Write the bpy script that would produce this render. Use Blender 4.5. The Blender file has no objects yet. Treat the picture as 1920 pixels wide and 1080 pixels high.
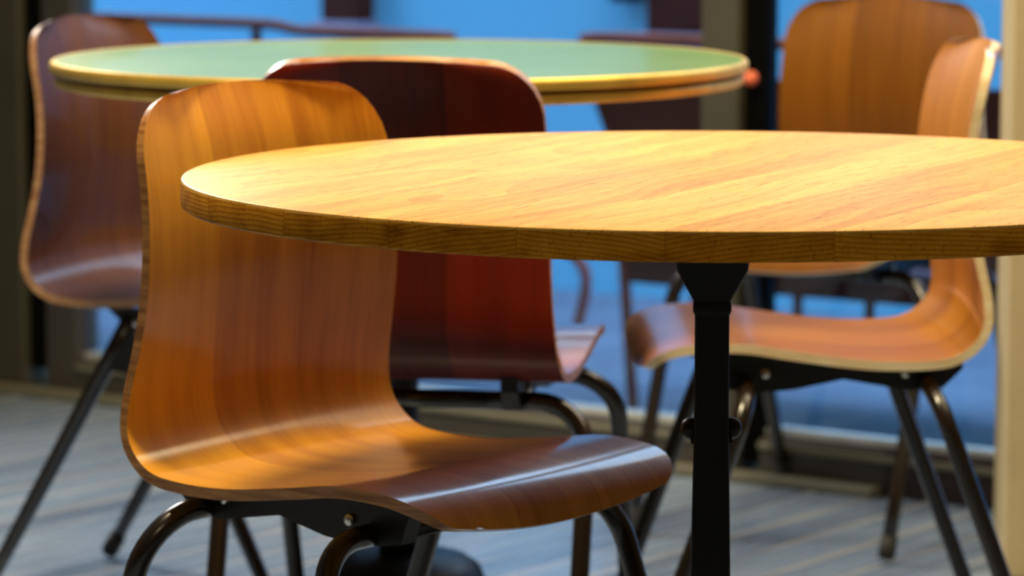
import bpy, bmesh, math, random
from mathutils import Vector, Matrix
random.seed(4)
S = bpy.context.scene
C = S.collection
R = math.radians

# ------------------------------------------------------------------ camera
cam_d = bpy.data.cameras.new('camera'); cam = bpy.data.objects.new('camera', cam_d); C.objects.link(cam)
cam.location = (0, 0, 1.05); cam.rotation_euler = (math.pi/2 - .125, 0, 0)
cam_d.sensor_width = 36; cam_d.lens = 6600/1920*36
cam_d.clip_start = .05; cam_d.clip_end = 100
cam_d.dof.use_dof = True; cam_d.dof.focus_distance = 3.02; cam_d.dof.aperture_fstop = 7.0
S.camera = cam
# ------------------------------------------------------------------ exposure
S.view_settings.view_transform = 'Standard'; S.view_settings.look = 'None'
S.view_settings.gamma = 1; S.view_settings.use_curve_mapping = False
S.view_settings.exposure = 0.55
# ------------------------------------------------------------------ sky and lamps
W = bpy.data.worlds.new('sky'); S.world = W; W.use_nodes = True
bg = W.node_tree.nodes['Background']; bg.inputs['Color'].default_value = (.47, .69, 1, 1); bg.inputs['Strength'].default_value = 4.0

def area(name, loc, target, size, power, col, sizey=None):
    d = bpy.data.lights.new(name, 'AREA'); d.energy = power; d.color = col; d.size = size
    if sizey: d.shape = 'RECTANGLE'; d.size_y = sizey
    o = bpy.data.objects.new(name, d); C.objects.link(o); o.location = loc
    o.rotation_euler = (Vector(target)-Vector(loc)).to_track_quat('-Z', 'Y').to_euler()
    return o
k_ = area('ceiling_key', (1.01, 4.55, 2.74), (1.01, 4.55, 0), 2.4, 46, (1, .80, .50), 1.1); k_.rotation_euler = (0, 0, math.atan2(-.577, .817))
area('ceiling_right', (1.8, 3.3, 2.72), (0, 3.6, .6), .4, 4, (1, .78, .42))
area('ceiling_left', (-.5, 3.5, 2.72), (-.3, 3.5, .5), .45, 52, (1, .82, .50))
area('fill_front', (.1, .5, 2.72), (.4, 3.6, .6), 1.0, 9, (1, .82, .48))  # unseen fill added to brighten edges that face the camera
area('window_side', (-1.15, 6.05, 1.75), (-.1, 3.2, .75), .55, 34, (1, .95, .88))  # unseen lamp added for the glare on the oak top's left

# ------------------------------------------------------------------ materials
class NT:
    def __init__(s, name):
        s.m = bpy.data.materials.new(name); s.m.use_nodes = True; s.t = s.m.node_tree
        s.b = s.t.nodes['Principled BSDF']
    def n(s, typ, **kw):
        o = s.t.nodes.new(typ)
        for k, v in kw.items():
            if k in ('inputs',):
                for a, b in v.items(): o.inputs[a].default_value = b
            else: setattr(o, k, v)
        return o
    def l(s, a, b): s.t.links.new(a, b)
    def math(s, op, a, b=None, c=None):
        o = s.n('ShaderNodeMath', operation=op)
        for i, v in enumerate((a, b, c)):
            if v is None: continue
            if hasattr(v, 'links'): s.l(v, o.inputs[i])
            else: o.inputs[i].default_value = v
        return o.outputs[0]
    def ramp(s, fac, stops):
        o = s.n('ShaderNodeValToRGB'); s.l(fac, o.inputs[0]); e = o.color_ramp.elements
        while len(e) < len(stops): e.new(.5)
        for q, (p, c) in zip(e, stops): q.position = p; q.color = (*c, 1) if len(c) == 3 else c
        return o.outputs[0]
    def mix(s, mode, fac, a, b):
        o = s.n('ShaderNodeMix', data_type='RGBA', blend_type=mode)
        for i, v in ((0, fac), (6, a), (7, b)):
            if hasattr(v, 'links'): s.l(v, o.inputs[i])
            else: o.inputs[i].default_value = v if i == 0 else ((*v, 1) if len(v) == 3 else v)
        return o.outputs[2]
    def noise(s, vec, scale, detail=4, rough=.55, dim='3D'):
        o = s.n('ShaderNodeTexNoise', noise_dimensions=dim); s.l(vec, o.inputs['Vector'])
        o.inputs['Scale'].default_value = scale; o.inputs['Detail'].default_value = detail; o.inputs['Roughness'].default_value = rough
        return o.outputs['Fac']
    def mapping(s, vec, scale=(1, 1, 1), rot=(0, 0, 0), loc=(0, 0, 0)):
        o = s.n('ShaderNodeMapping'); s.l(vec, o.inputs['Vector'])
        o.inputs['Scale'].default_value = scale; o.inputs['Rotation'].default_value = rot; o.inputs['Location'].default_value = loc
        return o.outputs[0]
    def bump(s, h, strength, dist=.001):
        o = s.n('ShaderNodeBump'); o.inputs['Strength'].default_value = strength; o.inputs['Distance'].default_value = dist
        s.l(h, o.inputs['Height']); s.l(o.outputs[0], s.b.inputs['Normal'])

def plain(name, col, rough=.5, metal=0, coat=0, var=.15, vscale=12, emit=None, bump=0, spec=.5):
    t = NT(name); b = t.b
    co = t.n('ShaderNodeTexCoord').outputs['Object']
    f = t.noise(co, vscale, 5)
    lo = tuple(c*(1-var) for c in col); hi = tuple(min(c*(1+var), 1) for c in col)
    t.l(t.ramp(f, [(.3, lo), (.7, hi)]), b.inputs['Base Color'])
    b.inputs['Roughness'].default_value = rough; b.inputs['Metallic'].default_value = metal
    b.inputs['Coat Weight'].default_value = coat; b.inputs['Coat Roughness'].default_value = .12
    b.inputs['Specular IOR Level'].default_value = spec
    if emit: b.inputs['Emission Color'].default_value = (*emit[0], 1); b.inputs['Emission Strength'].default_value = emit[1]
    if bump: t.bump(t.noise(co, vscale*12, 3), bump)
    return t.m

def veneer(name, col, dark, seed, rough=.45, coat=.38, coatr=.14, strips=(-.062, .058), spec=.3):
    """lacquered veneer: grain runs along the shell (uv.y), strips of other leaves across it (uv.x)"""
    t = NT(name); b = t.b
    uv = t.n('ShaderNodeUVMap', uv_map='grain').outputs[0]
    sp = t.n('ShaderNodeSeparateXYZ'); t.l(uv, sp.inputs[0]); X, Y = sp.outputs[0], sp.outputs[1]
    wob = t.math('MULTIPLY', t.noise(t.mapping(uv, (3, 4, 1), loc=(seed, 0, 0)), 1, 2), .012)
    x2 = t.math('ADD', X, wob)
    a = t.math('GREATER_THAN', x2, strips[0]+.006); c = t.math('GREATER_THAN', x2, strips[1]+.006)
    strip = t.math('ADD', a, c)
    tone = t.math('MULTIPLY_ADD', t.math('SINE', t.math('MULTIPLY_ADD', strip, 2.2, seed)), .16, 0)
    cv = t.n('ShaderNodeCombineXYZ'); t.l(x2, cv.inputs[0]); t.l(Y, cv.inputs[1]); t.l(strip, cv.inputs[2])
    g1 = t.noise(t.mapping(cv.outputs[0], (38, 2.2, 3.1), loc=(seed*3, seed, 0)), 1, 5, .6)
    g2 = t.noise(t.mapping(cv.outputs[0], (260, 9, 3.1), loc=(seed*7, 0, 0)), 1, 4, .6)
    g3 = t.noise(t.mapping(uv, (7, 5, 1), loc=(0, seed, 0)), 1, 2)
    f = t.math('ADD', t.math('MULTIPLY', g1, .62), t.math('MULTIPLY', g2, .24))
    f = t.math('ADD', f, t.math('MULTIPLY', g3, .25)); f = t.math('ADD', f, tone)
    t.l(t.ramp(f, [(.30, dark), (.52, tuple((p+q)/2 for p, q in zip(col, dark))), (.78, col)]), b.inputs['Base Color'])
    b.inputs['Roughness'].default_value = rough; b.inputs['Coat Weight'].default_value = coat; b.inputs['Coat Roughness'].default_value = coatr
    b.inputs['Specular IOR Level'].default_value = spec
    t.bump(g2, .06)
    return t.m

def plyedge(name, col, dark):
    t = NT(name); b = t.b
    co = t.n('ShaderNodeTexCoord').outputs['Object']
    f = t.noise(t.mapping(co, (14, 14, 160)), 1, 3)
    t.l(t.ramp(f, [(.35, dark), (.65, col)]), b.inputs['Base Color'])
    b.inputs['Roughness'].default_value = .4; b.inputs['Coat Weight'].default_value = .4; b.inputs['Coat Roughness'].default_value = .2
    return t.m

def oak(name):
    """solid oak boards: growth rings in 3-D so the top shows long grain and the edge shows arcs"""
    t = NT(name); b = t.b
    co = t.n('ShaderNodeTexCoord').outputs['Object']
    rot = t.mapping(co, rot=(0, 0, R(-63)))
    sp = t.n('ShaderNodeSeparateXYZ'); t.l(rot, sp.inputs[0]); U, V, Z = sp.outputs
    Vw = .118
    v = t.math('ADD', t.math('DIVIDE', V, Vw), 20.37)
    idx = t.math('FLOOR', v); fr = t.math('SUBTRACT', v, idx)
    wn = t.n('ShaderNodeTexWhiteNoise', noise_dimensions='1D'); t.l(idx, wn.inputs['W'])
    wn2 = t.n('ShaderNodeTexWhiteNoise', noise_dimensions='1D'); t.l(t.math('ADD', idx, 51.3), wn2.inputs['W'])
    r1, r2 = wn.outputs['Value'], wn2.outputs['Value']
    # distance from the pith of each board
    cu = t.n('ShaderNodeCombineXYZ'); t.l(U, cu.inputs[0]); t.l(V, cu.inputs[1]); t.l(t.math('ADD', Z, t.math('MULTIPLY', idx, 3.7)), cu.inputs[2])
    cc = cu.outputs[0]
    warp = t.math('MULTIPLY', t.math('SUBTRACT', t.noise(t.mapping(cc, (1.6, 4, 4)), 1, 2), .5), .03)
    dv = t.math('MULTIPLY', t.math('SUBTRACT', fr, t.math('MULTIPLY_ADD', r1, 2.6, -.8)), Vw)
    dz = t.math('ADD', t.math('ADD', Z, t.math('MULTIPLY_ADD', r2, .05, .012)), warp)
    rad = t.math('SQRT', t.math('ADD', t.math('MULTIPLY', dv, dv), t.math('MULTIPLY', dz, dz)))
    rp = t.math('FRACT', t.math('DIVIDE', rad, .0040))
    ring = t.math('MULTIPLY', t.math('MULTIPLY', rp, rp), 1.0)
    fine = t.noise(t.mapping(cc, (16, 900, 900)), 1, 3, .7)
    pore = t.noise(t.mapping(cc, (30, 400, 400)), 1, 2, .5)
    broad = t.noise(t.mapping(cc, (2.2, 26, 26)), 1, 4, .6)
    porem = t.ramp(pore, [(.60, (0, 0, 0)), (.70, (1, 1, 1))])
    tone = t.math('MULTIPLY', t.math('SUBTRACT', r1, .5), .15)
    f = t.math('ADD', t.math('MULTIPLY', ring, -.13), t.math('MULTIPLY', fine, .30))
    f = t.math('ADD', f, t.math('MULTIPLY', broad, .62)); f = t.math('ADD', f, tone)
    col = t.ramp(f, [(.10, (.44, .205, .036)), (.34, (.57, .30, .062)), (.60, (.76, .445, .105))])
    seam = t.math('LESS_THAN', t.math('MINIMUM', fr, t.math('SUBTRACT', 1, fr)), .006)
    col = t.mix('MULTIPLY', t.math('MULTIPLY', porem, .75), col, (.55, .40, .27))
    col = t.mix('MULTIPLY', t.math('MULTIPLY', seam, .35), col, (.5, .35, .2))
    # end grain drinks more oil and is darker
    geo = t.n('ShaderNodeNewGeometry'); sn = t.n('ShaderNodeSeparateXYZ'); t.l(geo.outputs['True Normal'], sn.inputs[0])
    side = t.math('LESS_THAN', sn.outputs[2], .2)
    rd = t.ramp(rp, [(.0, (1, .82, .26)), (.6, (.95, .70, .19)), (.95, (.66, .42, .09))])
    patch = t.noise(t.mapping(co, (22, 22, 60)), 1, 3)
    rd = t.mix('MULTIPLY', t.ramp(patch, [(.5, (0, 0, 0)), (.72, (.6, .6, .6))]), rd, (.42, .32, .24))
    col = t.mix('MULTIPLY', side, col, rd)
    t.l(col, b.inputs['Base Color'])
    b.inputs['Roughness'].default_value = .45; b.inputs['Specular IOR Level'].default_value = .06
    t.bump(t.math('ADD', t.math('MULTIPLY', porem, -1), t.math('MULTIPLY', fine, .4)), .25, .0006)
    return t.m

M = {}
M['oak'] = oak('oiled_oak')
M['ven_amber'] = veneer('amber_veneer', (.82, .37, .020), (.36, .108, .002), 1.3, coat=.85, coatr=.14, spec=.2)
M['ven_brown'] = veneer('brown_veneer', (.14, .050, .009), (.070, .021, .004), 4.1, coat=.3, spec=.1)
M['ven_red_shaded'] = veneer('shaded_red_veneer', (.13, .008, .0008), (.05, .0025, .0003), 2.2, coat=.12, spec=.2)  # deep shade on a chair's rear face put into the veneer colour
M['ven_teak'] = veneer('teak_veneer', (.68, .27, .02), (.42, .14, .007), 5.6, coat=1)
M['ven_walnut'] = veneer('golden_brown_veneer', (.27, .095, .004), (.135, .042, .002), 7.7, coat=.15, spec=.2)
M['edge_amber'] = plyedge('amber_ply_edge', (.56, .26, .075), (.27, .10, .022))
M['edge_brown'] = plyedge('brown_ply_edge', (.55, .32, .17), (.32, .15, .07))
M['edge_pale'] = plyedge('pale_ply_edge', (1, .86, .56), (.86, .64, .34))
M['edge_red'] = plyedge('red_ply_edge', (.16, .045, .012), (.06, .015, .005))
M['tube'] = plain('brown_black_enamel_tube', (.013, .0085, .0065), .25, .0, .35, .2, 30)
M['bracket'] = plain('black_steel_bracket', (.010, .009, .009), .4, .2, 0, .2, 30)
M['bolt'] = plain('bright_bolt', (.62, .60, .55), .25, 1)
M['rubber'] = plain('black_rubber', (.012, .012, .012), .7)
M['iron'] = plain('black_painted_iron', (.0035, .003, .0028), .42, 0, 0, .3, 40, bump=.35, spec=.3)
M['brass'] = plain('brass_band', (.85, .55, .10), .38, .55, 0, .12, 20)
M['brass_dark'] = plain('dark_brass_groove', (.32, .17, .035), .4, .8, 0, .2, 20)  # darker brass for the groove between the bands
M['underwood'] = plain('dark_table_underside', (.06, .03, .015), .6)
M['green'] = plain('pale_green_glass_top', (.14, .235, .035), .4, 0, .22, .10, 5, spec=.2)
M['green'].node_tree.nodes['Principled BSDF'].inputs['Coat Roughness'].default_value = .04
M['olive'] = plain('olive_painted_frame', (.058, .052, .030), .5, 0, 0, .12, 6)
M['greybrown'] = plain('grey_brown_frame', (.060, .052, .044), .5, 0, 0, .12, 6)
M['khaki'] = plain('khaki_painted_post', (.52, .42, .24), .6, 0, 0, .08, 8)
M['khaki_ledge'] = plain('khaki_sill', (.17, .16, .105), .5, 0, 0, .1, 8)
M['gasket'] = plain('black_gasket', (.003, .003, .003), .8, spec=.05)
M['rail_shadow'] = plain('painted_shadow_rail', (.020, .006, .005), .5)
M['sillstone'] = plain('pale_stone_threshold', (.42, .44, .42), .6, 0, 0, .2, 14)
M['bench'] = plain('red_brown_enamel', (.050, .012, .007), .6, 0, 0, .25, 9, spec=.12)
M['benchtube'] = plain('red_brown_tube', (.19, .045, .028), .5, 0, 0, .2, 12, spec=.15)
M['pilaster'] = plain('dark_red_brown_paint', (.030, .006, .006), .8, 0, 0, .3, 5, spec=.08)
M['plinth'] = plain('mauve_grey_stone', (.17, .16, .26), .7)
M['plaster'] = plain('warm_plaster', (.10, .07, .04), .9, 0, 0, .06, 4)
M['ceil'] = plain('ceiling_paint', (.16, .13, .095), .9, 0, 0, .05, 3)
M['orange'] = plain('orange_glint', (.85, .17, .06), .4)

def bluewall():
    t = NT('blue_painted_wall'); b = t.b
    co = t.n('ShaderNodeTexCoord').outputs['Object']
    f = t.noise(t.mapping(co, (.6, 1, .8)), 1.6, 3)
    t.l(t.ramp(f, [(.3, (.066, .31, .52)), (.7, (.092, .35, .56))]), b.inputs['Base Color'])
    b.inputs['Roughness'].default_value = .85
    return t.m
M['blue'] = bluewall()

def planks():
    t = NT('grey_worn_planks'); b = t.b
    co = t.n('ShaderNodeTexCoord').outputs['Object']
    r = t.mapping(co, rot=(0, 0, R(-53)))
    sp = t.n('ShaderNodeSeparateXYZ'); t.l(r, sp.inputs[0])
    v = t.math('ADD', t.math('DIVIDE', sp.outputs[1], .098), 40.2); idx = t.math('FLOOR', v); fr = t.math('SUBTRACT', v, idx)
    wn = t.n('ShaderNodeTexWhiteNoise', noise_dimensions='1D'); t.l(idx, wn.inputs['W'])
    cu = t.n('ShaderNodeCombineXYZ'); t.l(sp.outputs[0], cu.inputs[0]); t.l(sp.outputs[1], cu.inputs[1]); t.l(t.math('MULTIPLY', idx, 5.1), cu.inputs[2])
    g = t.noise(t.mapping(cu.outputs[0], (2.4, 34, 1)), 1, 5, .65)
    f = t.math('ADD', t.math('MULTIPLY', g, .8), t.math('MULTIPLY', t.math('SUBTRACT', wn.outputs['Value'], .5), .22))
    col = t.ramp(f, [(.22, (.15, .20, .29)), (.45, (.25, .33, .44)), (.62, (.36, .43, .54))])  # window reflection partly put into the boards' blue tint
    d = t.math('MINIMUM', fr, t.math('SUBTRACT', 1, fr))
    wear = t.noise(t.mapping(cu.outputs[0], (1.7, 3, 1)), 1, 2)
    joint = t.math('MULTIPLY', t.math('LESS_THAN', d, .075), t.ramp(wear, [(.42, (0, 0, 0)), (.58, (.75, .75, .75))]))
    col = t.mix('MIX', joint, col, (.60, .54, .46))
    t.l(col, b.inputs['Base Color'])
    b.inputs['Roughness'].default_value = .42
    b.inputs['Coat Weight'].default_value = .6; b.inputs['Coat Roughness'].default_value = .22
    t.l(t.math('MULTIPLY_ADD', g, .22, .16), b.inputs['Roughness'])
    t.bump(t.math('ADD', g, t.math('GREATER_THAN', d, .03)), .2, .002)
    return t.m
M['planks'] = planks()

def paving():
    t = NT('blue_grey_terrace_paving'); b = t.b
    co = t.n('ShaderNodeTexCoord').outputs['Object']
    br = t.n('ShaderNodeTexBrick'); t.l(t.mapping(co, (1, 1, 1)), br.inputs['Vector'])
    br.inputs['Scale'].default_value = 3.3; br.inputs['Mortar Size'].default_value = .02; br.inputs['Row Height'].default_value = .5
    br.inputs['Color1'].default_value = (.085, .12, .19, 1); br.inputs['Color2'].default_value = (.10, .145, .22, 1); br.inputs['Mortar'].default_value = (.07, .095, .15, 1)
    g = t.noise(t.mapping(co, (2, 9, 1)), 1, 4)
    col = t.mix('MULTIPLY', .6, br.outputs['Color'], t.ramp(g, [(.3, (.75, .72, .75)), (.7, (1.15, 1.15, 1.1))]))
    t.l(col, b.inputs['Base Color']); b.inputs['Roughness'].default_value = .55
    return t.m
M['paving'] = paving()

def glass():
    m = bpy.data.materials.new('window_glass'); m.use_nodes = True; t = m.node_tree; t.nodes.clear()
    o = t.nodes.new('ShaderNodeOutputMaterial'); mx = t.nodes.new('ShaderNodeMixShader'); tr = t.nodes.new('ShaderNodeBsdfTransparent')
    gl = t.nodes.new('ShaderNodeBsdfGlossy'); gl.inputs['Roughness'].default_value = .02; fr = t.nodes.new('ShaderNodeFresnel'); fr.inputs[0].default_value = 1.45
    tr.inputs[0].default_value = (.95, .98, .98, 1)
    t.links.new(fr.outputs[0], mx.inputs[0]); t.links.new(tr.outputs[0], mx.inputs[1]); t.links.new(gl.outputs[0], mx.inputs[2]); t.links.new(mx.outputs[0], o.inputs[0])
    return m
M['glass'] = glass()

# ------------------------------------------------------------------ mesh helpers
def link(name, bm, mats, parent=None, smooth=False, angle=None):
    me = bpy.data.meshes.new(name); bm.normal_update(); bm.to_mesh(me); bm.free()
    for m in (mats if isinstance(mats, (list, tuple)) else [mats]): me.materials.append(m)
    if smooth or angle:
        for p in me.polygons: p.use_smooth = True
        if angle: me.set_sharp_from_angle(angle=R(angle))
    o = bpy.data.objects.new(name, me); C.objects.link(o)
    if parent: o.parent = parent
    return o
def empty(name, loc=(0, 0, 0), rz=0):
    o = bpy.data.objects.new(name, None); C.objects.link(o); o.location = loc; o.rotation_euler = (0, 0, rz); o.empty_display_size = .1
    return o
def tag(o, label, cat, group=None):
    o['label'] = label; o['category'] = cat
    if group: o['group'] = group
    return o
def struct(o):
    o['kind'] = 'structure'; return o
def box(bm, lo, hi, bev=0):
    r = bmesh.ops.create_cube(bm, size=1)
    for v in r['verts']: v.co = Vector([lo[i]+(hi[i]-lo[i])*(v.co[i]+.5) for i in range(3)])
    if bev:
        es = list({e for v in r['verts'] for e in v.link_edges})
        bmesh.ops.bevel(bm, geom=es, offset=bev, segments=2, affect='EDGES', profile=.5)
def BX(name, lo, hi, m, parent=None, bev=0):
    bm = bmesh.new(); box(bm, lo, hi, bev); return link(name, bm, m, parent)
def tube(bm, pts, r, seg=14, cap=True):
    pts = [Vector(p) for p in pts]; rings = []; up = None
    for i, p in enumerate(pts):
        t = (pts[min(i+1, len(pts)-1)]-pts[max(i-1, 0)]).normalized()
        if up is None:
            up = Vector((0, 0, 1)) if abs(t.z) < .9 else Vector((1, 0, 0))
        a = (up - t*up.dot(t)).normalized(); up = a; b = t.cross(a)
        rr = r[i] if isinstance(r, (list, tuple)) else r
        rings.append([bm.verts.new(p+a*rr*math.cos(2*math.pi*k/seg)+b*rr*math.sin(2*math.pi*k/seg)) for k in range(seg)])
    for A, B in zip(rings, rings[1:]):
        for k in range(seg): bm.faces.new((A[k], A[(k+1) % seg], B[(k+1) % seg], B[k]))
    if cap: bm.faces.new(rings[0][::-1]); bm.faces.new(rings[-1])
def lathe(bm, prof, seg=64, mat=None, off=0):
    """prof: (r, z) from top to bottom"""
    rings = []
    for r, z in prof:
        if r < 1e-6: rings.append([bm.verts.new((0, 0, z))])
        else: rings.append([bm.verts.new((r*math.cos(2*math.pi*k/seg+off), r*math.sin(2*math.pi*k/seg+off), z)) for k in range(seg)])
    for i, (A, B) in enumerate(zip(rings, rings[1:])):
        for k in range(seg):
            a0, a1 = A[k % len(A)], A[(k+1) % len(A)]; b0, b1 = B[k % len(B)], B[(k+1) % len(B)]
            vs = []
            for v in (a0, b0, b1, a1):
                if v not in vs: vs.append(v)
            if len(vs) > 2:
                f = bm.faces.new(vs)
                if mat: f.material_index = mat[i]
    return rings
def arc(c, a, b, n, r, e1, e2):
    return [Vector(c)+Vector(e1)*r*math.cos(a+(b-a)*i/n)+Vector(e2)*r*math.sin(a+(b-a)*i/n) for i in range(n+1)]

# ------------------------------------------------------------------ room shell
# the window wall runs askew: local x = along the wall, local y = outwards
WA = math.atan2(-.577, .817); WN = 4.97
def wallspace(u=0, n=0, z=0): return (.817*u+.577*n, -.577*u+.817*n, z)
UL, UR = -7.18, .17
def poly(name, pts, m, h0, h1):
    bm = bmesh.new(); a = [bm.verts.new((x, y, h0)) for x, y in pts]; b = [bm.verts.new((x, y, h1)) for x, y in pts]
    bm.faces.new(a[::-1]); bm.faces.new(b)
    for i in range(len(a)): j = (i+1) % len(a); bm.faces.new((a[i], a[j], b[j], b[i]))
    return struct(link(name, bm, m))
pL = wallspace(UL, WN+.04)[:2]; pR = wallspace(UR, WN+.04)[:2]
shape = [(-3, -2), (3, -2), pR, pL]
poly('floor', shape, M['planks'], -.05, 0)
poly('ceiling', shape, M['ceil'], 2.8, 2.9)
struct(BX('wall_left', (-3.12, -2, -.05), (-3, pL[1], 2.8), M['plaster']))
struct(BX('wall_right', (3, -2, -.05), (3.12, pR[1], 2.8), M['plaster']))
struct(BX('wall_back', (-3.12, -2.12, -.05), (3.12, -2, 2.8), M['plaster']))

def on_wall(o): o.location = wallspace(0, WN, 0); o.rotation_euler = (0, 0, WA); return o
bays = [(UL+.03, -4.86), (-4.514, -3.104), (-2.995, -1.5)]
for i, (a, b) in enumerate(bays):
    w = struct(on_wall(empty('window_%d' % (i+1))))
    BX('pane', (a, .012, .088), (b, .018, 2.5), M['glass'], w)
    if i == 2:
        BX('bottom_rail', (a, -.02, 0), (-2.755, .04, .074), M['greybrown'], w, .004)
        BX('bottom_rail', (-2.755, -.022, 0), (b, .042, .076), M['rail_shadow'], w, .004)  # shadow on this stretch of rail put into its dark colour
    else:
        BX('bottom_rail', (a, -.02, 0), (b, .04, .074), M['greybrown'], w, .004)
    BX('top_rail', (a, -.02, 2.5), (b, .04, 2.6), M['olive'], w, .004)
    BX('sill', (a, .0, .0745), (b, .040, .088), M['sillstone'], w, .003)
    BX('glazing_bead', (a, -.026, .055), (b, -.006, .067), M['khaki_ledge'], w, .003)
struct(on_wall(BX('trim_1', (UL, -.03, 2.6), (UR, .05, 2.8), M['olive'])))
t = struct(on_wall(empty('trim_2')))
BX('post', (-4.86, -.03, 0), (-4.642, .05, 2.6), M['olive'], t, .004)
BX('gasket', (-4.642, -.01, .05), (-4.592, .03, 2.6), M['gasket'], t)
BX('post', (-4.592, -.02, .0), (-4.514, .045, 2.6), M['greybrown'], t, .004)
t = struct(on_wall(empty('trim_3')))
BX('post', (-3.104, -.035, 0), (-3.030, .05, 2.6), M['olive'], t, .004)
BX('gasket', (-3.030, -.015, .03), (-2.995, .03, 2.6), M['gasket'], t)
struct(on_wall(BX('trim_4', (-1.5, -.03, 0), (-1.4, .05, 2.6), M['olive'], None, .004)))
struct(on_wall(BX('wall_light_block', (-1.4, -.02, 0), (UR, .05, 2.6), M['plaster'])))  # unseen wall added in place of a window to cut blue light
# thin floor strip along the foot of the frames
struct(on_wall(BX('trim_5', (UL+.1, -.055, 0), (-2.76, -.022, .018), M['khaki_ledge'], None, .004)))
# orange lamp reflection added as a button on the mullion
b = bmesh.new(); lathe(b, [(0, .016), (.006, .015), (.0105, .010), (.012, .004), (.012, 0), (0, 0)], 24)
for v in b.verts: v.co = Vector((v.co.x, -v.co.z, v.co.y))
o = link('reflection_disc', b, M['orange'], smooth=True); o.location = wallspace(-3.003, WN-.036, .672); o.rotation_euler = (0, 0, WA)
tag(o, 'orange lamp reflection added as a small button on the dark window mullion beside the green table', 'disc')
# khaki post nearer the camera on the right
struct(BX('trim_6', (.7085, 4.98, 0), (.87, 5.10, 2.8), M['khaki'], None, .006))

# ------------------------------------------------------------------ terrace outside
g = struct(on_wall(BX('terrace_floor', (-14, .05, -.16), (8, 3.2, -.06), M['paving'])))
struct(on_wall(BX('threshold', (UL, .045, -.06), (UR, .12, .028), M['sillstone'], None, .006)))
w = struct(on_wall(BX('terrace_wall', (-14, 2.28, -.16), (8, 2.5, 2.3), M['blue'])))
for (a, b_) in ((-5.672, -5.557), (-4.668, -4.50)):
    p = struct(on_wall(BX('terrace_pilaster', (a, 2.20, .60), (b_, 2.285, 2.28), M['pilaster'], None, .006)))
    struct(on_wall(BX('terrace_pilaster_foot', (a-.02, 2.18, .565), (b_+.02, 2.285, .60), M['plinth'], None, .006)))
# little dark lamp on the blue wall
l_ = on_wall(empty('wall_lamp')); l_.location = wallspace(-4.75, 7.25, 0)
bm = bmesh.new(); box(bm, (-.035, -.07, .672), (.035, -.012, .80), .008); link('lamp_body', bm, M['gasket'], l_)
bm = bmesh.new(); box(bm, (-.02, -.014, .70), (.02, .0, .77)); link('wall_plate', bm, M['bracket'], l_)
tag(l_, 'small dark box lamp fixed on the blue terrace wall beyond the windows', 'lamp')

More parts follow.
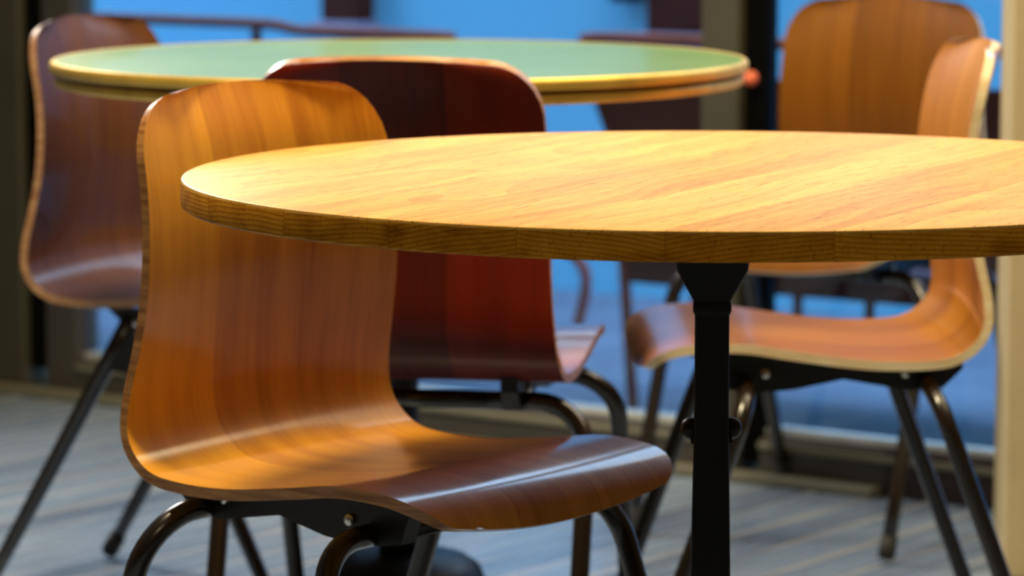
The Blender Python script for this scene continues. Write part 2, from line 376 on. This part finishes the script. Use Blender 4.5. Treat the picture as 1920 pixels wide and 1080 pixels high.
def bench(u0, u1, ends, label, stubs, mids, dip=None):
    """low terrace bench; u along the wall"""
    t = empty('terrace_bench', wallspace(0, 5.70, -.06), WA)
    Z = .06
    def rail_z(u): return .680+Z+(.008 if dip and u < dip else 0)
    pts = []
    n = 60
    for i in range(n+1):
        u = u0+.02+(u1-u0-.04)*i/n
        e = min(u-u0, u1-u)
        z = rail_z(u)-.014*math.exp(-(e/.02)**1)
        if dip: z = .682+Z-.012*(1/(1+math.exp(-(u-dip-.06)/.015)))-.012*math.exp(-min(u-u0, u1-u)/.012)
        pts.append((u, 0, z))
    bm = bmesh.new(); tube(bm, pts, .011); link('top_rail', bm, M['benchtube'], t, smooth=True)
    for s in stubs:
        bm = bmesh.new(); tube(bm, [(s, 0, .60+Z), (s, 0, .67+Z)], .011); link('rail_stub', bm, M['bench'], t, smooth=True)
    # back board: a slab with slanted ends
    bm = bmesh.new()
    sl, sr = (.09 if ends[0] else 0), (.09 if ends[1] else 0)
    prof = [(u0+.03, .612+Z), (u1-.03, .612+Z), (u1-.03-sr, .42+Z), (u1-.03-sr*1.2, .215+Z), (u0+.03+sl*1.2, .215+Z), (u0+.03+sl, .42+Z)]
    A = [bm.verts.new((x, -.012, z)) for x, z in prof]; B = [bm.verts.new((x, .012, z)) for x, z in prof]
    bm.faces.new(A); bm.faces.new(B[::-1])
    for i in range(len(A)): j = (i+1) % len(A); bm.faces.new((A[j], A[i], B[i], B[j]))
    link('back_board', bm, M['bench'], t)
    # seat slats just beyond the board
    for k in range(5):
        BX('seat_slat', (u0+.10, .04+k*.075, .355+Z), (u1-.10, .10+k*.075, .373+Z), M['bench'], t, .004)
    BX('back_batten', (u0+.11, -.024, .262+Z), (u1-.11, -.010, .276+Z), M['plinth'], t, .003)
    # looped far legs, straight raked near legs
    for a, sg in ((u0, -1), (u1, 1)):
        if not ends[0 if sg < 0 else 1]: continue
        base = a+(.10 if sg < 0 else -.008)
        P = [(base-sg*.14, .235), (base-sg*.08, .235), (base-sg*.01, .215), (base+sg*.045, .172), (base+sg*.052, .125), (base+sg*.03, .04), (base-sg*.0, -.046)]
        P = [Vector((p, .38, z+Z-.012*(z < 0))) for p, z in P]; out = []
        for i in range(len(P)-1):
            p0, p1, p2, p3 = P[max(i-1, 0)], P[i], P[i+1], P[min(i+2, len(P)-1)]
            for k in range(5):
                s_ = k/5; out.append(.5*(2*p1+(p2-p0)*s_+(2*p0-5*p1+4*p2-p3)*s_**2+(3*p1-p0-3*p2+p3)*s_**3))
        out.append(P[-1])
        bm = bmesh.new(); tube(bm, out, .0115); link('leg', bm, M['benchtube'], t, smooth=True)
        bm = bmesh.new(); tube(bm, [(a-sg*.08, .0, .55+Z), (a-sg*.12, .0, .25+Z), (a-sg*.145, 0, .0)], .0115); link('leg', bm, M['benchtube'], t, smooth=True)
    for m_ in mids:
        bm = bmesh.new(); tube(bm, [(m_, 0, .22+Z), (m_, 0, .105+Z)], .010); link('strut', bm, M['bench'], t, smooth=True)
    BX('stretcher', (mids[0]-.07, -.010, .095+Z), (mids[-1]+.07, .010, .115+Z), M['bench'], t, .003)
    BX('under_rail', (u0+.14, -.008, .205+Z), (u1-.14, .42, .222+Z), M['bench'], t, .003)
    return tag(t, label, 'bench', 'terrace benches')
bench(-5.35, -4.15, (True, True), 'red-brown metal bench with a curved rail outside the left window pane', (-4.68, -5.12), (-4.9, -4.6), dip=-4.66)
bench(-3.88, -2.62, (True, True), 'red-brown metal bench outside, crossed by the dark mullion, right of the blue gap', (-3.45, -3.0), (-3.365, -3.21))

# ------------------------------------------------------------------ chairs
PROF = [(.217, .416), (.2075, .4375), (.185, .4490), (.150, .4535), (.105, .4535), (.05, .4465), (-.04, .437), (-.11, .436), (-.155, .444), (-.187, .470), (-.197, .51), (-.193, .57), (-.186, .64), (-.188, .70), (-.200, .76), (-.221, .812)]
def catmull(P, n):
    out = []
    P = [(2*P[0][0]-P[1][0], 2*P[0][1]-P[1][1])]+P+[(2*P[-1][0]-P[-2][0], 2*P[-1][1]-P[-2][1])]
    for i in range(1, len(P)-2):
        for k in range(n):
            t = k/n
            out.append(tuple(.5*(2*P[i][a]+(P[i+1][a]-P[i-1][a])*t+(2*P[i-1][a]-5*P[i][a]+4*P[i+1][a]-P[i+2][a])*t*t+(3*P[i][a]-P[i-1][a]-3*P[i+1][a]+P[i+2][a])*t**3) for a in (0, 1)))
    out.append(P[-2]); return out
DENSE = catmull(PROF, 24); CUM = [0]
for a, b in zip(DENSE, DENSE[1:]): CUM.append(CUM[-1]+math.hypot(b[0]-a[0], b[1]-a[1]))
LEN = CUM[-1]
def at(s):
    s = min(max(s, 0), LEN); lo, hi = 0, len(CUM)-1
    while hi-lo > 1:
        m = (lo+hi)//2
        if CUM[m] <= s: lo = m
        else: hi = m
    t = (s-CUM[lo])/max(CUM[hi]-CUM[lo], 1e-9); a, b = DENSE[lo], DENSE[hi]
    lo2, hi2 = max(lo-4, 0), min(hi+4, len(CUM)-1); c, d = DENSE[lo2], DENSE[hi2]
    return a[0]+(b[0]-a[0])*t, a[1]+(b[1]-a[1])*t, d[0]-c[0], d[1]-c[1]
def sm(a, b, x):
    t = min(max((x-a)/(b-a), 0), 1); return t*t*(3-2*t)
def halfw(s):
    w = .192-.006*sm(0, .12, .12-s)-.0215*sm(LEN-.40, LEN-.02, s)
    w -= .006*math.exp(-((s-LEN+.26)/.10)**2)
    for r, d in ((.045, s), (.066, LEN-s)):
        if d < r: w -= r-math.sqrt(max(r*r-(r-d)**2, 0))
    return w
def shell_pt(s, t):
    w = halfw(s)
    s2 = s-.015*t*t*sm(LEN-.3, LEN, s)+.012*t*t*sm(.15, 0, s)
    x, z, dx, dz = at(s2); l = math.hypot(dx, dz); nx, nz = dz/l, -dx/l
    k = .004*(1-sm(.1, .3, s))+.022*sm(LEN-.42, LEN-.2, s)
    return Vector((x+nx*k*t*t, w*t, z+nz*k*t*t)), Vector((nx, 0, nz)), s2
def svals():
    V = [0, .0015, .004, .008, .014, .022, .032, .045]; n = 64
    V += [.045+(LEN-.075-.045)*i/n for i in range(1, n)]
    return V+[LEN-d for d in (.075, .06, .045, .032, .022, .014, .008, .004, .0015, 0)]
def shell_mesh(parent, face_m, edge_m, rear_m=None):
    bm = bmesh.new(); uvl = bm.loops.layers.uv.new('grain')
    SV = svals(); TV = [math.sin(math.pi/2*(i/14)) if False else i/14 for i in range(-14, 15)]
    H = .0056; top, bot, uv = [], [], {}
    for s in SV:
        ra, rb = [], []
        for t in TV:
            p, n, s2 = shell_pt(s, t)
            a = bm.verts.new(p+n*H); b = bm.verts.new(p-n*H); uv[a] = uv[b] = (p.y, s2); ra.append(a); rb.append(b)
        top.append(ra); bot.append(rb)
    for i in range(len(SV)-1):
        for j in range(len(TV)-1):
            bm.faces.new((top[i][j], top[i+1][j], top[i+1][j+1], top[i][j+1]))
            f = bm.faces.new((bot[i][j], bot[i][j+1], bot[i+1][j+1], bot[i+1][j])); f.material_index = 2
    nT = len(TV)-1; nS = len(SV)-1
    loop = [(0, j) for j in range(nT)]+[(i, nT) for i in range(nS)]+[(nS, j) for j in range(nT, 0, -1)]+[(i, 0) for i in range(nS, 0, -1)]
    for (a, b), (c, d) in zip(loop, loop[1:]+loop[:1]):
        f = bm.faces.new((top[a][b], top[c][d], bot[c][d], bot[a][b])); f.material_index = 1
    bmesh.ops.recalc_face_normals(bm, faces=bm.faces)
    for f in bm.faces:
        for l in f.loops: l[uvl].uv = uv[l.vert]
    o = link('seat_shell', bm, [face_m, edge_m, rear_m or face_m], parent, angle=50)
    m = o.modifiers.new('bevel', 'BEVEL'); m.width = .0022; m.segments = 3; m.limit_method = 'ANGLE'; m.angle_limit = R(50); m.harden_normals = False
    return o
TH = math.tan(R(20)); TR = .0112; HW = .215; ZB = .408; ER = .062
def leg_pts(front, side):
    x0 = .10 if front else -.12; sg = 1 if front else -1
    d = Vector((sg*math.sin(R(20)), 0, -math.cos(R(20))))
    top = Vector((x0, side*.10, ZB)); c = Vector((x0, side*(HW-ER), ZB))+d*ER
    pts = [Vector((x0, side*.095, ZB))]+arc(c, math.pi/2, 0, 10, ER, (0, side, 0), -d)
    L = (ZB-.012)/math.cos(R(20))
    pts += [Vector((x0, side*HW, ZB))+d*(ER+(L-ER)*k/4) for k in range(1, 5)]
    return pts, d
def compass_frame(t):
    """straight splayed legs meeting under the seat in a webbed gusset"""
    for side in (1, -1):
        y = side*.17
        for x0, x1 in ((.004, .200), (-.026, -.273)):
            a = Vector((x0, y, .418)); b_ = Vector((x1, y, .012)); d = (b_-a).normalized()
            bm = bmesh.new(); tube(bm, [a+(b_-a)*k/6 for k in range(7)], [.0125, .0122, .012, .0115, .011, .0105, .010]); lg = link('leg', bm, M['tube'], t, smooth=True)
            bm = bmesh.new(); tube(bm, [b_-d*.03, b_-d*.002, b_+d*.004], [.0125, .013, .0105]); link('foot_cap', bm, M['rubber'], lg, smooth=True)
        prof = [(-.060, .4285), (.075, .4335), (.045, .418), (.022, .400), (.052, .345), (-.005, .338), (-.068, .345), (-.036, .398), (-.044, .415)]
        bm = bmesh.new(); A = [bm.verts.new((x, y-.007, z)) for x, z in prof]; B = [bm.verts.new((x, y+.007, z)) for x, z in prof]
        bm.faces.new(A); bm.faces.new(B[::-1])
        for i in range(len(A)): j = (i+1) % len(A); bm.faces.new((A[j], A[i], B[i], B[j]))
        gs = link('gusset', bm, M['bracket'], t)
        for bx_, bz in ((-.012, .412), (-.008, .398)):
            bm = bmesh.new(); tube(bm, [(bx_, y+side*.006, bz), (bx_, y+side*.0150, bz), (bx_, y+side*.0165, bz)], [.006, .006, .003]); link('bolt', bm, M['bolt'], gs, smooth=True)
    bm = bmesh.new(); tube(bm, [(-.012, -.165, .408), (-.012, .165, .408)], .0105); link('cross_tube', bm, M['tube'], t, smooth=True)
def make_chair(face_m, edge_m, loc, yaw, label, compass=False, rear_m=None):
    t = tag(empty('school_chair', (*loc, 0), R(yaw)), label, 'chair', 'bent plywood chairs')
    shell_mesh(t, face_m, edge_m, rear_m)
    if compass: compass_frame(t); return t
    for front in (1, 0):
        x0 = .10 if front else -.12
        bm = bmesh.new(); tube(bm, [(x0, -.094, ZB), (x0, .094, ZB)], TR); link('cross_tube', bm, M['tube'], t, smooth=True)
        for side in (1, -1):
            P, d = leg_pts(front, side)
            bm = bmesh.new(); tube(bm, P, TR); lg = link('leg', bm, M['tube'], t, smooth=True)
            bm = bmesh.new(); e = P[-1]; tube(bm, [e-d*.03, e-d*.002, e+d*.004], [TR*1.16, TR*1.2, TR*.95]); link('foot_cap', bm, M['rubber'], lg, smooth=True)
    for side in (1, -1):
        # folded bracket rail between shell and tubes
        xs = [-.165, -.14, -.10, -.02, .04, .09, .14, .15]
        zt = []
        for x in xs:
            best = min(DENSE[24:24*10], key=lambda q: abs(q[0]-x)); zt.append(best[1]-.0056)
        zb = [.424, .400, .398, .412, .400, .396, .404, .430]
        bm = bmesh.new(); y0, y1 = side*.128-.010, side*.128+.010
        cols = [[bm.verts.new((x, y, z)) for y, z in ((y0, b_), (y1, b_), (y1, t_), (y0, t_))] for x, t_, b_ in zip(xs, zt, zb)]
        for A, B in zip(cols, cols[1:]):
            for k in range(4): bm.faces.new((A[k], A[(k+1) % 4], B[(k+1) % 4], B[k]))
        bm.faces.new(cols[0][::-1]); bm.faces.new(cols[-1])
        bmesh.ops.recalc_face_normals(bm, faces=bm.faces)
        br = link('seat_bracket', bm, M['bracket'], t)
        for bx_ in (-.095, .075):
            bm = bmesh.new(); tube(bm, [(bx_, side*.137, .420), (bx_, side*.1415, .420), (bx_, side*.143, .420)], [.006, .006, .003]); link('bolt', bm, M['bolt'], br, smooth=True)
    return t
make_chair(M['ven_amber'], M['edge_amber'], (-.117, 3.417), -41.5, 'large amber plywood chair at left front, its seat tucked under the oak table')
make_chair(M['ven_brown'], M['edge_brown'], (-.419, 4.86), -24.5, 'brown plywood chair at the far left edge, behind the green glass table rim', True)
make_chair(M['ven_teak'], M['edge_amber'], (-.101, 4.195), 80, 'red-brown plywood chair seen from behind, its back coloured darker as shade, drawn up to the green table', rear_m=M['ven_red_shaded'])
make_chair(M['ven_teak'], M['edge_pale'], (.372, 4.33), 183, 'teak plywood chair seen from the side, its pale-edged seat facing left behind the column')
make_chair(M['ven_walnut'], M['edge_pale'], (.495, 5.41), -121.5, 'golden brown plywood chair furthest right at the back, its broad backrest reaching the picture top')

# ------------------------------------------------------------------ oak table
T1 = tag(empty('round_table', (.185, 3.226, 0)), 'round solid oak table top on a black iron column, nearest the camera', 'table')
TZ, TT, TRAD = .751, .0255, .488
bm = bmesh.new()
lathe(bm, [(0, TZ), (TRAD-.003, TZ), (TRAD-.0009, TZ-.0009), (TRAD, TZ-.003), (TRAD, TZ-TT+.002), (TRAD-.002, TZ-TT), (0, TZ-TT)], 256)
o = link('table_top', bm, M['oak'], T1, angle=25)
bm = bmesh.new(); Q = math.sqrt(2)
colp = [(.0, TZ-TT-.0005), (.062, TZ-TT-.0005), (.062, TZ-TT-.008), (.047, TZ-TT-.018), (.0335, .672), (.0325, .664), (.0170, .634), (.0178, .630), (.0178, .625), (.0160, .621), (.0160, .53), (.0164, .50), (.0176, .44), (.0188, .36), (.021, .2), (.023, .09), (.0, .09)]
lathe(bm, [(r_*Q, z) for r_, z in colp], 4, off=math.pi/4)
o = link('column', bm, M['iron'], T1); md = o.modifiers.new('bevel', 'BEVEL'); md.width = .0025; md.segments = 3; md.limit_method = 'ANGLE'; md.angle_limit = R(40); o.rotation_euler = (0, 0, R(-3))
for sx in (-1, 1):
    bm = bmesh.new(); lathe(bm, [(0, .0125), (.004, .0120), (.0075, .0098), (.0098, .0062), (.0104, .0025), (.0100, -.002), (.0, -.002)], 28)
    for v in bm.verts: v.co = Vector((sx*(v.co.z+.0160), v.co.y, v.co.x*1.0+.5135))
    bmesh.ops.recalc_face_normals(bm, faces=bm.faces)
    link('side_knob', bm, M['iron'], T1, smooth=True)
    bm = bmesh.new(); box(bm, (sx*.0170-.0022, -.010, .500), (sx*.0170+.0022, .010, .5035), .0008); link('ledge', bm, M['iron'], T1)
bm = bmesh.new(); lathe(bm, [(0, .100), (.026, .100), (.034, .085), (.045, .055), (.05, .035), (.05, .02), (0, .02)], 32); link('base_hub', bm, M['iron'], T1, smooth=True)
for a in (34, 124, 214, 304):
    bm = bmesh.new(); ca, sa = math.cos(R(a)), math.sin(R(a))
    tube(bm, [(ca*r_, sa*r_, z) for r_, z in ((.03, .06), (.08, .048), (.16, .03), (.22, .016), (.245, .0125))], [.02, .018, .015, .013, .0125]); link('base_foot', bm, M['iron'], T1, smooth=True)

# ------------------------------------------------------------------ green glass table
T2 = tag(empty('bistro_table', (-.143, 4.50, 0)), 'round pale green glass-topped table with a double brass rim, behind the oak table', 'table')
GZ, GR = .780, .4445
bm = bmesh.new()
lathe(bm, [(0, GZ), (GR-.0068, GZ), (GR-.0068, GZ-.0038), (0, GZ-.0038)], 160); link('glass_top', bm, M['green'], T2, angle=30)
bm = bmesh.new()
lathe(bm, [(GR-.013, GZ-.004), (GR-.0065, GZ-.004), (GR-.0065, GZ+.0006), (GR-.004, GZ+.0012), (GR-.001, GZ-.001), (GR, GZ-.004), (GR, GZ-.0115), (GR-.001, GZ-.013), (GR-.004, GZ-.0135), (GR-.009, GZ-.0185), (GR-.007, GZ-.019), (GR-.006, GZ-.0205), (GR-.006, GZ-.028), (GR-.0072, GZ-.030), (GR-.010, GZ-.031), (GR-.013, GZ-.031), (GR-.013, GZ-.004)], 200,
      mat=[0, 0, 0, 0, 0, 0, 0, 1, 1, 1, 0, 0, 0, 0, 0, 0])
link('brass_rim', bm, [M['brass'], M['brass_dark']], T2, angle=40)
bm = bmesh.new(); lathe(bm, [(0, GZ-.0045), (GR-.0135, GZ-.0045), (GR-.0135, GZ-.029), (0, GZ-.029)], 96); link('wooden_core', bm, M['underwood'], T2, angle=30)
bm = bmesh.new(); lathe(bm, [(0, GZ-.0295), (.10, GZ-.0295), (.10, GZ-.035), (.035, GZ-.06), (.022, GZ-.09), (.022, .22), (.024, .20), (.031, .185), (.034, .165), (.031, .145), (.026, .138), (.026, .13), (0, .13)], 40); link('column', bm, M['iron'], T2, smooth=True)
bm = bmesh.new(); lathe(bm, [(0, .142), (.030, .142), (.060, .139), (.085, .132), (.102, .12), (.11, .10), (.114, .05), (.116, .0), (0, .0)], 56); link('base', bm, M['iron'], T2, smooth=True)
